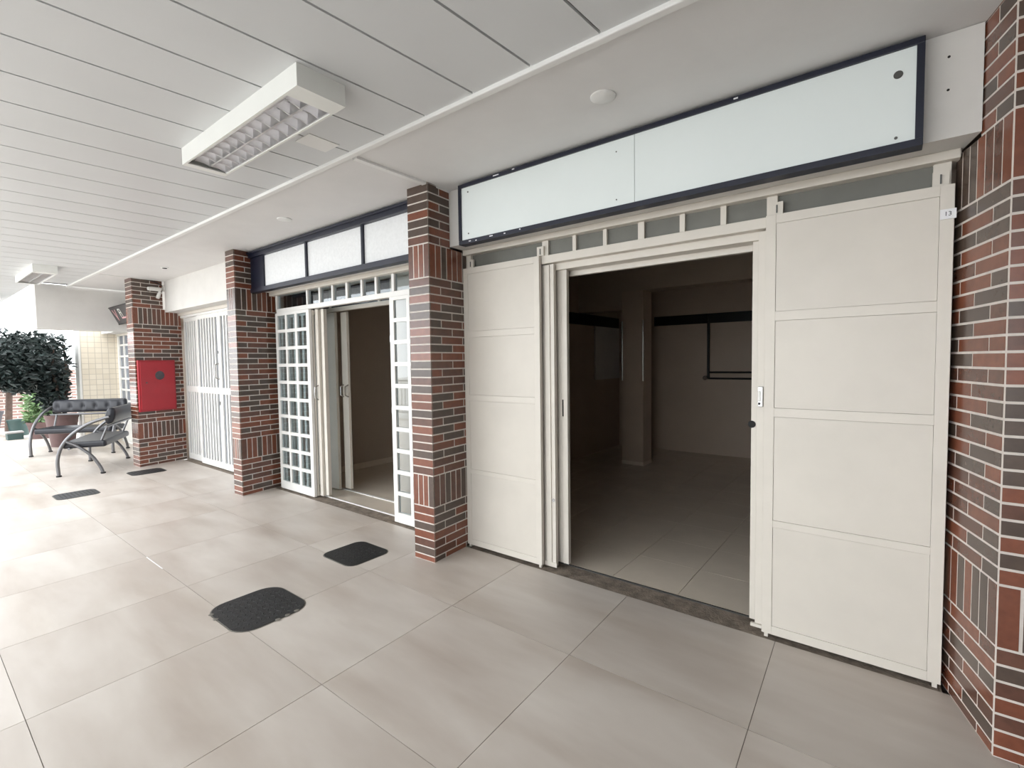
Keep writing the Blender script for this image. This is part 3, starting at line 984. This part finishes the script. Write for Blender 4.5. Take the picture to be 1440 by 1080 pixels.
def ceiling_lamp(label, x1, y0, length=1.32, width=0.236):
    e = tag(empty('ceiling_lamp', (x1 - length / 2, y0 + width / 2, CZ)), label, 'ceiling lamp', 'louvred lamps on the slatted ceiling')
    hl, hw, h = length / 2, width / 2, 0.098
    th = 0.012
    bx('side_panel', 'lamp_white', e, -hl, hl, -hw, -hw + th, -h, 0)
    bx('side_panel', 'lamp_white', e, -hl, hl, hw - th, hw, -h, 0)
    bx('end_panel', 'lamp_white', e, -hl, -hl + 0.02, -hw + th, hw - th, -h, 0)
    bx('end_panel', 'lamp_white', e, hl - 0.02, hl, -hw + th, hw - th, -h, 0)
    bx('bottom_rim', 'lamp_white', e, hl - 0.11, hl - 0.02, -hw + th, hw - th, -h, -h + 0.006)
    bx('bottom_rim', 'lamp_white', e, -hl + 0.02, -hl + 0.05, -hw + th, hw - th, -h, -h + 0.006)
    bx('reflector', 'louvre_metal', e, -hl + 0.02, hl - 0.02, -hw + th, hw - th, -0.02, -0.005)
    # the louvre hangs a little open on the walkway side
    lv = empty('louvre', (0, hw - th - 0.004, -h + 0.004))
    lv.parent = e
    lv.rotation_euler = (math.radians(-7), 0, 0)
    x0, x1_, wd = -hl + 0.05, hl - 0.11, width - 2 * th - 0.03
    for k in range(3):
        yy = -wd + k * wd / 2
        mb = MB()
        mb.extrude([(yy - 0.004, 0.0), (yy + 0.004, 0.0), (yy + 0.014, 0.055), (yy - 0.014, 0.055)], 'x', x0, x1_)
        obj('louvre_rail', mb, 'louvre_metal', lv)
    nb = 13
    for k in range(nb):
        xx = x0 + (x1_ - x0) * k / (nb - 1)
        mb = MB()
        pts = []
        N = 8
        lo = [(xx - 0.003, -wd * i / N, 0.008 * abs(math.sin(2 * math.pi * i / N))) for i in range(N + 1)]
        for i in range(N):
            a, b = lo[i], lo[i + 1]
            mb.add([(a[0], a[1], a[2]), (a[0] + 0.006, a[1], a[2]), (b[0] + 0.006, b[1], b[2]), (b[0], b[1], b[2]),
                    (a[0] - 0.012, a[1], 0.05), (a[0] + 0.018, a[1], 0.05), (b[0] + 0.018, b[1], 0.05), (b[0] - 0.012, b[1], 0.05)],
                   [(0, 1, 2, 3), (0, 3, 7, 4), (2, 1, 5, 6), (0, 4, 5, 1), (3, 2, 6, 7)])
        obj('louvre_blade', mb, 'louvre_metal', lv)
    for yy in (-hw * 0.45, hw * 0.45):
        obj('tube', MB().tube([(-hl + 0.05, yy, -0.035), (hl - 0.05, yy, -0.035)], 0.013, 10), 'lamp_white', e, True)
    return e


ceiling_lamp('white louvred ceiling lamp nearest the camera with its grille hanging open', -2.025, 1.128)
ceiling_lamp('white louvred ceiling lamp over the benches', -8.42, 1.15)
ceiling_lamp('white louvred ceiling lamp farthest down the walkway', -12.3, 1.02)

# small ceiling fittings
for (x, y, lab) in ((-1.139, 2.22, 'round white cover plate on the soffit in front of the near sign'), (-4.277, 2.224, 'round white cover plate on the soffit in front of the three-part sign'), (-7.54, 2.285, 'small round fitting on the soffit before the slatted doors')):
    zz = CZ + (0.006 if x > -2.6 else 0)
    o = tag(empty('cover_plate', (x, y, zz)), lab, 'ceiling plate', 'round plates on the soffit')
    r = 0.062 if x > -6 else 0.045
    obj('disc', MB().lathe([(r * 0.9, -0.010), (r, -0.006), (r, 0.0)], 0, 0, 28), 'trim_white', o, True)
    if x < -6:
        obj('lens', MB().lathe([(r * 0.55, -0.016), (r * 0.6, -0.010)], 0, 0, 20), 'rubber', o)
o = tag(bx('access_plate', 'trim_white', None, -0.075, 0.075, -0.095, 0.095, -0.004, 0.0), 'small white rectangular patch plate on the slats beside the near lamp', 'ceiling plate')
o.location = (-2.665, 1.60, CZ)

# ------------------------------------------------------------------ floor hatches


def hatch(label, cx, cy, w, h, r, chip=False):
    e = tag(empty('floor_hatch', (cx, cy, 0)), label, 'hatch', 'black iron hatches in the walkway floor')

    def rr(w, h, r, n=6):
        pts = []
        for (sx, sy, a0) in ((1, 1, 0), (-1, 1, 90), (-1, -1, 180), (1, -1, 270)):
            for i in range(n + 1):
                a = math.radians(a0 + 90 * i / n)
                pts.append((sx * (w / 2 - r) + r * math.cos(a), sy * (h / 2 - r) + r * math.sin(a)))
        return pts
    obj('lid', MB().prism(rr(w, h, r), -0.02, 0.004), 'black_iron', e)
    obj('rim', MB().prism(rr(w + 0.016, h + 0.016, r + 0.008), -0.02, 0.0012), 'hatch_rim', e)
    mb = MB()
    st = 0.036
    i = 0
    y = -h / 2 + 0.05
    while y < h / 2 - 0.04:
        x = -w / 2 + 0.05 + (st / 2 if i % 2 else 0)
        j = 0
        while x < w / 2 - 0.04:
            a = math.radians(45 if (i + j) % 2 else -45)
            ux, uy = math.cos(a) * 0.013, math.sin(a) * 0.013
            vx, vy = -math.sin(a) * 0.004, math.cos(a) * 0.004
            mb.add([(x - ux, y - uy, 0.004), (x + vx, y + vy, 0.004), (x + ux, y + uy, 0.004), (x - vx, y - vy, 0.004), (x, y, 0.0072)],
                   [(1, 0, 4), (2, 1, 4), (3, 2, 4), (0, 3, 4)])
            x += st
            j += 1
        y += st
        i += 1
    tag(obj('tread_studs', mb, 'black_iron', e), kind='stuff')
    if chip:
        for (px, py) in ((-0.14, -0.215), (-0.06, -0.22), (0.235, 0.06), (0.24, 0.0), (0.228, 0.12)):
            obj('broken_edge', MB().lathe([(0.016, 0.0045), (0.010, 0.006)], px, py, 7), 'hatch_rim', e)
    return e


hatch('black chequered floor hatch with chipped edges nearest the camera', -3.045, 1.335, 0.47, 0.43, 0.115, True)
hatch('black rounded floor hatch in front of the near brick pillar', -3.30, 2.20, 0.40, 0.37, 0.07)
hatch('black floor hatch out in the walkway before the benches', -7.53, 1.29, 0.36, 0.38, 0.07)
hatch('black floor hatch at the foot of the fire box pillar', -8.29, 2.18, 0.35, 0.40, 0.07)

# ------------------------------------------------------------------ benches


def bench(label, origin, rz, length):
    """Local x along the seat, y from front (0) to back (+), z up."""
    e = tag(empty('bench', origin, rz), label, 'bench', 'black leather benches with hooped steel arms')

    def arc(pts, n=10):
        # Catmull-Rom through pts
        out = []
        P = [Vector(p) for p in pts]
        P = [P[0] * 2 - P[1]] + P + [P[-1] * 2 - P[-2]]
        for i in range(1, len(P) - 2):
            for k in range(n):
                s = k / n
                a, b, c, d = P[i - 1], P[i], P[i + 1], P[i + 2]
                out.append(0.5 * ((2 * b) + (c - a) * s + (2 * a - 5 * b + 4 * c - d) * s * s + (3 * b - a - 3 * c + d) * s ** 3))
        out.append(P[-2])
        return out
    for x in (0.0, length):
        obj('arm_hoop', MB().tube(arc([(x, 0.0, 0.01), (x, -0.005, 0.22), (x, 0.04, 0.40), (x, 0.15, 0.56), (x, 0.33, 0.70), (x, 0.52, 0.775), (x, 0.58, 0.79)]), 0.022, 10), 'steel_tube', e, True)
        obj('rear_leg', MB().tube(arc([(x, 0.09, 0.48), (x, 0.22, 0.40), (x, 0.36, 0.26), (x, 0.45, 0.10), (x, 0.48, 0.01)]), 0.020, 10), 'steel_tube', e, True)
        for yy in (0.0, 0.48):
            obj('foot', MB().disc((x, yy, 0.0), (0, 0, 1), 0.03, 0.018, 14), 'rubber', e)
        obj('back_strut', MB().tube([(x * 0.84 + length * 0.08, 0.44, 0.42), (x * 0.84 + length * 0.08, 0.53, 0.66)], 0.014, 8), 'steel_tube', e, True)
    obj('cross_bar', MB().tube([(0, 0.535, 0.655), (length, 0.535, 0.655)], 0.018, 10), 'steel_tube', e, True)
    obj('cross_bar', MB().tube([(0, 0.12, 0.375), (length, 0.12, 0.375)], 0.016, 10), 'steel_tube', e, True)
    # seat slab
    bx('seat', 'leather_black', e, 0.03, length - 0.03, 0.03, 0.52, 0.37, 0.46, 0.03)
    # tufted roll backrest
    nx, na = 60, 16
    nt_ = 6
    vs, fs = [], []
    for i in range(nx + 1):
        s = i / nx
        x = 0.02 + (length - 0.04) * s
        end = min(1.0, min(s, 1 - s) / 0.035)
        es = math.sqrt(max(0.0, 1 - (1 - end) ** 2)) * 0.97 + 0.03
        for k in range(na):
            a = 2 * math.pi * k / na
            ry, rz_ = 0.058, 0.115
            cy, sy = math.cos(a), math.sin(a)
            yy = math.copysign(abs(cy) ** 0.75, cy) * ry * es
            zz = math.copysign(abs(sy) ** 0.85, sy) * rz_ * es
            ph = (s * nt_) % 1.0 - 0.5
            dimple = math.exp(-(ph / 0.16) ** 2) * math.exp(-(zz / 0.05) ** 2)
            yy *= 1 - (0.7 * dimple if cy < 0 else 0.0)
            vs.append((x, 0.575 + yy + 0.10 * (zz / 0.6), 0.80 + zz))
    for i in range(nx):
        for k in range(na):
            a, b = i * na + k, i * na + (k + 1) % na
            fs.append((a, a + na, b + na, b))
    fs.append(tuple(range(na)))
    fs.append(tuple(range((nx + 1) * na - 1, nx * na - 1, -1)))
    obj('backrest', MB().add(vs, fs), 'leather_black', e, True)
    for q in range(nt_):
        x = 0.02 + (length - 0.04) * (q + 0.5) / nt_
        obj('button', MB().disc((x, 0.552, 0.80), (0, -1, 0), 0.010, 0.006, 10), 'leather_black', e)
    return e


# near bench: front-left foot at (-8.85, 1.44), turned away from the camera
bench('black leather bench nearest the camera, seen from behind beside the brick pillar', (-10.0, 1.905, 0), math.radians(-27), 1.2)
bench('black tufted leather bench facing the camera in front of the potted tree', (-11.34, 1.40, 0), math.radians(52), 1.18)

# ------------------------------------------------------------------ plants


def leaves(rng, pts, size, droop=0.3):
    mb = MB()
    for p in pts:
        a = rng.uniform(0, 2 * math.pi)
        el = rng.uniform(-0.9, 0.7)
        d = Vector((math.cos(a) * math.cos(el), math.sin(a) * math.cos(el), math.sin(el)))
        s = d.cross(Vector((rng.uniform(-1, 1), rng.uniform(-1, 1), rng.uniform(-1, 1)))).normalized()
        l = size * rng.uniform(0.6, 1.3)
        w = l * 0.24
        p = Vector(p)
        n = d.cross(s) * l * 0.12
        mb.add([p, p + d * l * 0.45 + s * w + n, p + d * l, p + d * l * 0.45 - s * w + n], [(0, 1, 2, 3)])
    return mb


def pot(e, m, r0, r1, h, rim=0.03):
    obj('pot', MB().lathe([(r0, 0), (r1 * 0.97, h - 0.06), (r1, h - 0.06), (r1 + 0.012, h), (r1 - rim, h), (r1 - rim - 0.01, h - 0.05)], 0, 0, 32), m, e, True)
    obj('soil', MB().lathe([(r1 - rim - 0.012, h - 0.06), (r1 - rim - 0.012, h - 0.05)], 0, 0, 24), 'soil', e)


def blob(rng, n, c, rad, hollow=0.35):
    out = []
    while len(out) < n:
        v = Vector((rng.uniform(-1, 1), rng.uniform(-1, 1), rng.uniform(-1, 1)))
        if hollow < v.length < 1:
            out.append((c[0] + v.x * rad[0], c[1] + v.y * rad[1], c[2] + v.z * rad[2]))
    return out


rng = random.Random(3)
tr = tag(empty('potted_tree', (-12.42, 1.98, 0)), 'dark leafy tree in a tapered brown pot behind the benches', 'tree')
pot(tr, 'pot_brown', 0.17, 0.245, 0.60)
for k, (bx_, by_) in enumerate(((0.05, -0.04), (-0.06, 0.05), (0.02, 0.03))):
    obj('trunk', MB().tube([(bx_, by_, 0.55), (bx_ * 1.6, by_ * 1.5 + 0.02, 1.0), (bx_ * 3, by_ * 3, 1.45), (bx_ * 4, by_ * 2.2, 1.9)], [0.03, 0.027, 0.022, 0.012], 8), 'bark', tr, True)
pts = blob(rng, 3600, (-0.15, -0.27, 1.58), (0.62, 0.80, 0.58), 0.0) + blob(rng, 900, (-0.1, -0.67, 1.42), (0.5, 0.55, 0.38), 0.2) + blob(rng, 900, (-0.10, -0.06, 1.02), (0.32, 0.26, 0.42), 0.0)
pts = [p for p in pts if p[1] < 0.10 and p[2] < 2.25]
tag(obj('foliage', leaves(rng, pts, 0.12), 'leaf_backlit', tr), kind='stuff')

g = tag(empty('potted_plant', (-14.2, 1.95, -0.07)), 'bushy green plant in a brown pot left of the potted tree', 'plant', 'small potted plants at the end of the walkway')
pot(g, 'pot_brown', 0.16, 0.24, 0.42)
tag(obj('foliage', leaves(rng, blob(rng, 700, (0, 0, 0.75), (0.30, 0.30, 0.42), 0.0), 0.13), 'leaf_fresh', g), kind='stuff')
g = tag(empty('potted_plant', (-15.25, 1.72, -0.07)), 'small dark green empty pot beside the bushy plant', 'pot', 'small potted plants at the end of the walkway')
pot(g, 'pot_green', 0.14, 0.19, 0.42)
g = tag(empty('potted_plant', (-15.7, 1.12, -0.07)), 'light green sapling in a wide dark planter at the left edge', 'plant', 'small potted plants at the end of the walkway')
pot(g, 'pot_dark', 0.30, 0.42, 0.60)
obj('stem', MB().tube([(0, 0, 0.5), (0.02, 0, 1.1), (0, 0.03, 1.5)], [0.02, 0.017, 0.01], 8), 'bark', g, True)
tag(obj('foliage', leaves(rng, blob(rng, 900, (0, -0.05, 1.35), (0.42, 0.42, 0.5), 0.0), 0.14), 'leaf_green', g), kind='stuff')
g = tag(empty('planter_box', (-14.5, 1.56, -0.07)), 'small blue-grey plant box standing on the bright ground', 'planter')
bx('box', 'pot_green', g, -0.14, 0.14, -0.12, 0.12, 0, 0.20, 0.01)
bx('rim', 'planter_stone', g, -0.15, 0.15, -0.13, 0.13, 0.2, 0.23, 0.005)
# garden wall beyond
gw = struct(bx('wall_garden', 'garden_brick', None, -18.4, -18.2, 1.0, 6.0, -0.1, 1.45), 'low brick garden wall behind the plants')
g = tag(empty('shade_tree', (-17.2, 1.75, -0.07)), 'dark loose tree behind the potted tree at the walkway end', 'tree')
obj('trunk', MB().tube([(0, 0, 0), (0.05, 0.05, 1.0), (0, 0.1, 2.0)], [0.07, 0.06, 0.04], 8), 'bark', g, True)
tag(obj('foliage', leaves(rng, blob(rng, 1600, (0, 0.1, 1.75), (0.9, 1.0, 0.75), 0.0), 0.17), 'leaf_backlit', g), kind='stuff')

# ------------------------------------------------------------------ open side of the walkway, seen mirrored in the glass
rl = tag(empty('metal_railing', (-6, -2.9, 0)), 'grey metal railing along the open side of the walkway', 'railing')
bx('top_rail', 'rail_grey', rl, -8, 8.4, -0.03, 0.03, 0.98, 1.03)
bx('bottom_rail', 'rail_grey', rl, -8, 8.4, -0.02, 0.02, 0.12, 0.15)
for i in range(11):
    bx('post', 'rail_grey', rl, -8 + i * 1.545, -7.95 + i * 1.545, -0.025, 0.025, -0.1, 0.98)
for k in range(1):
    mb = MB()
    for i in range(108):
        mb.box(-7.9 + i * 0.15, -7.88 + i * 0.15, -0.01, 0.01, 0.15, 0.98)
    tag(obj('bars', mb, 'rail_grey', rl), kind='stuff')
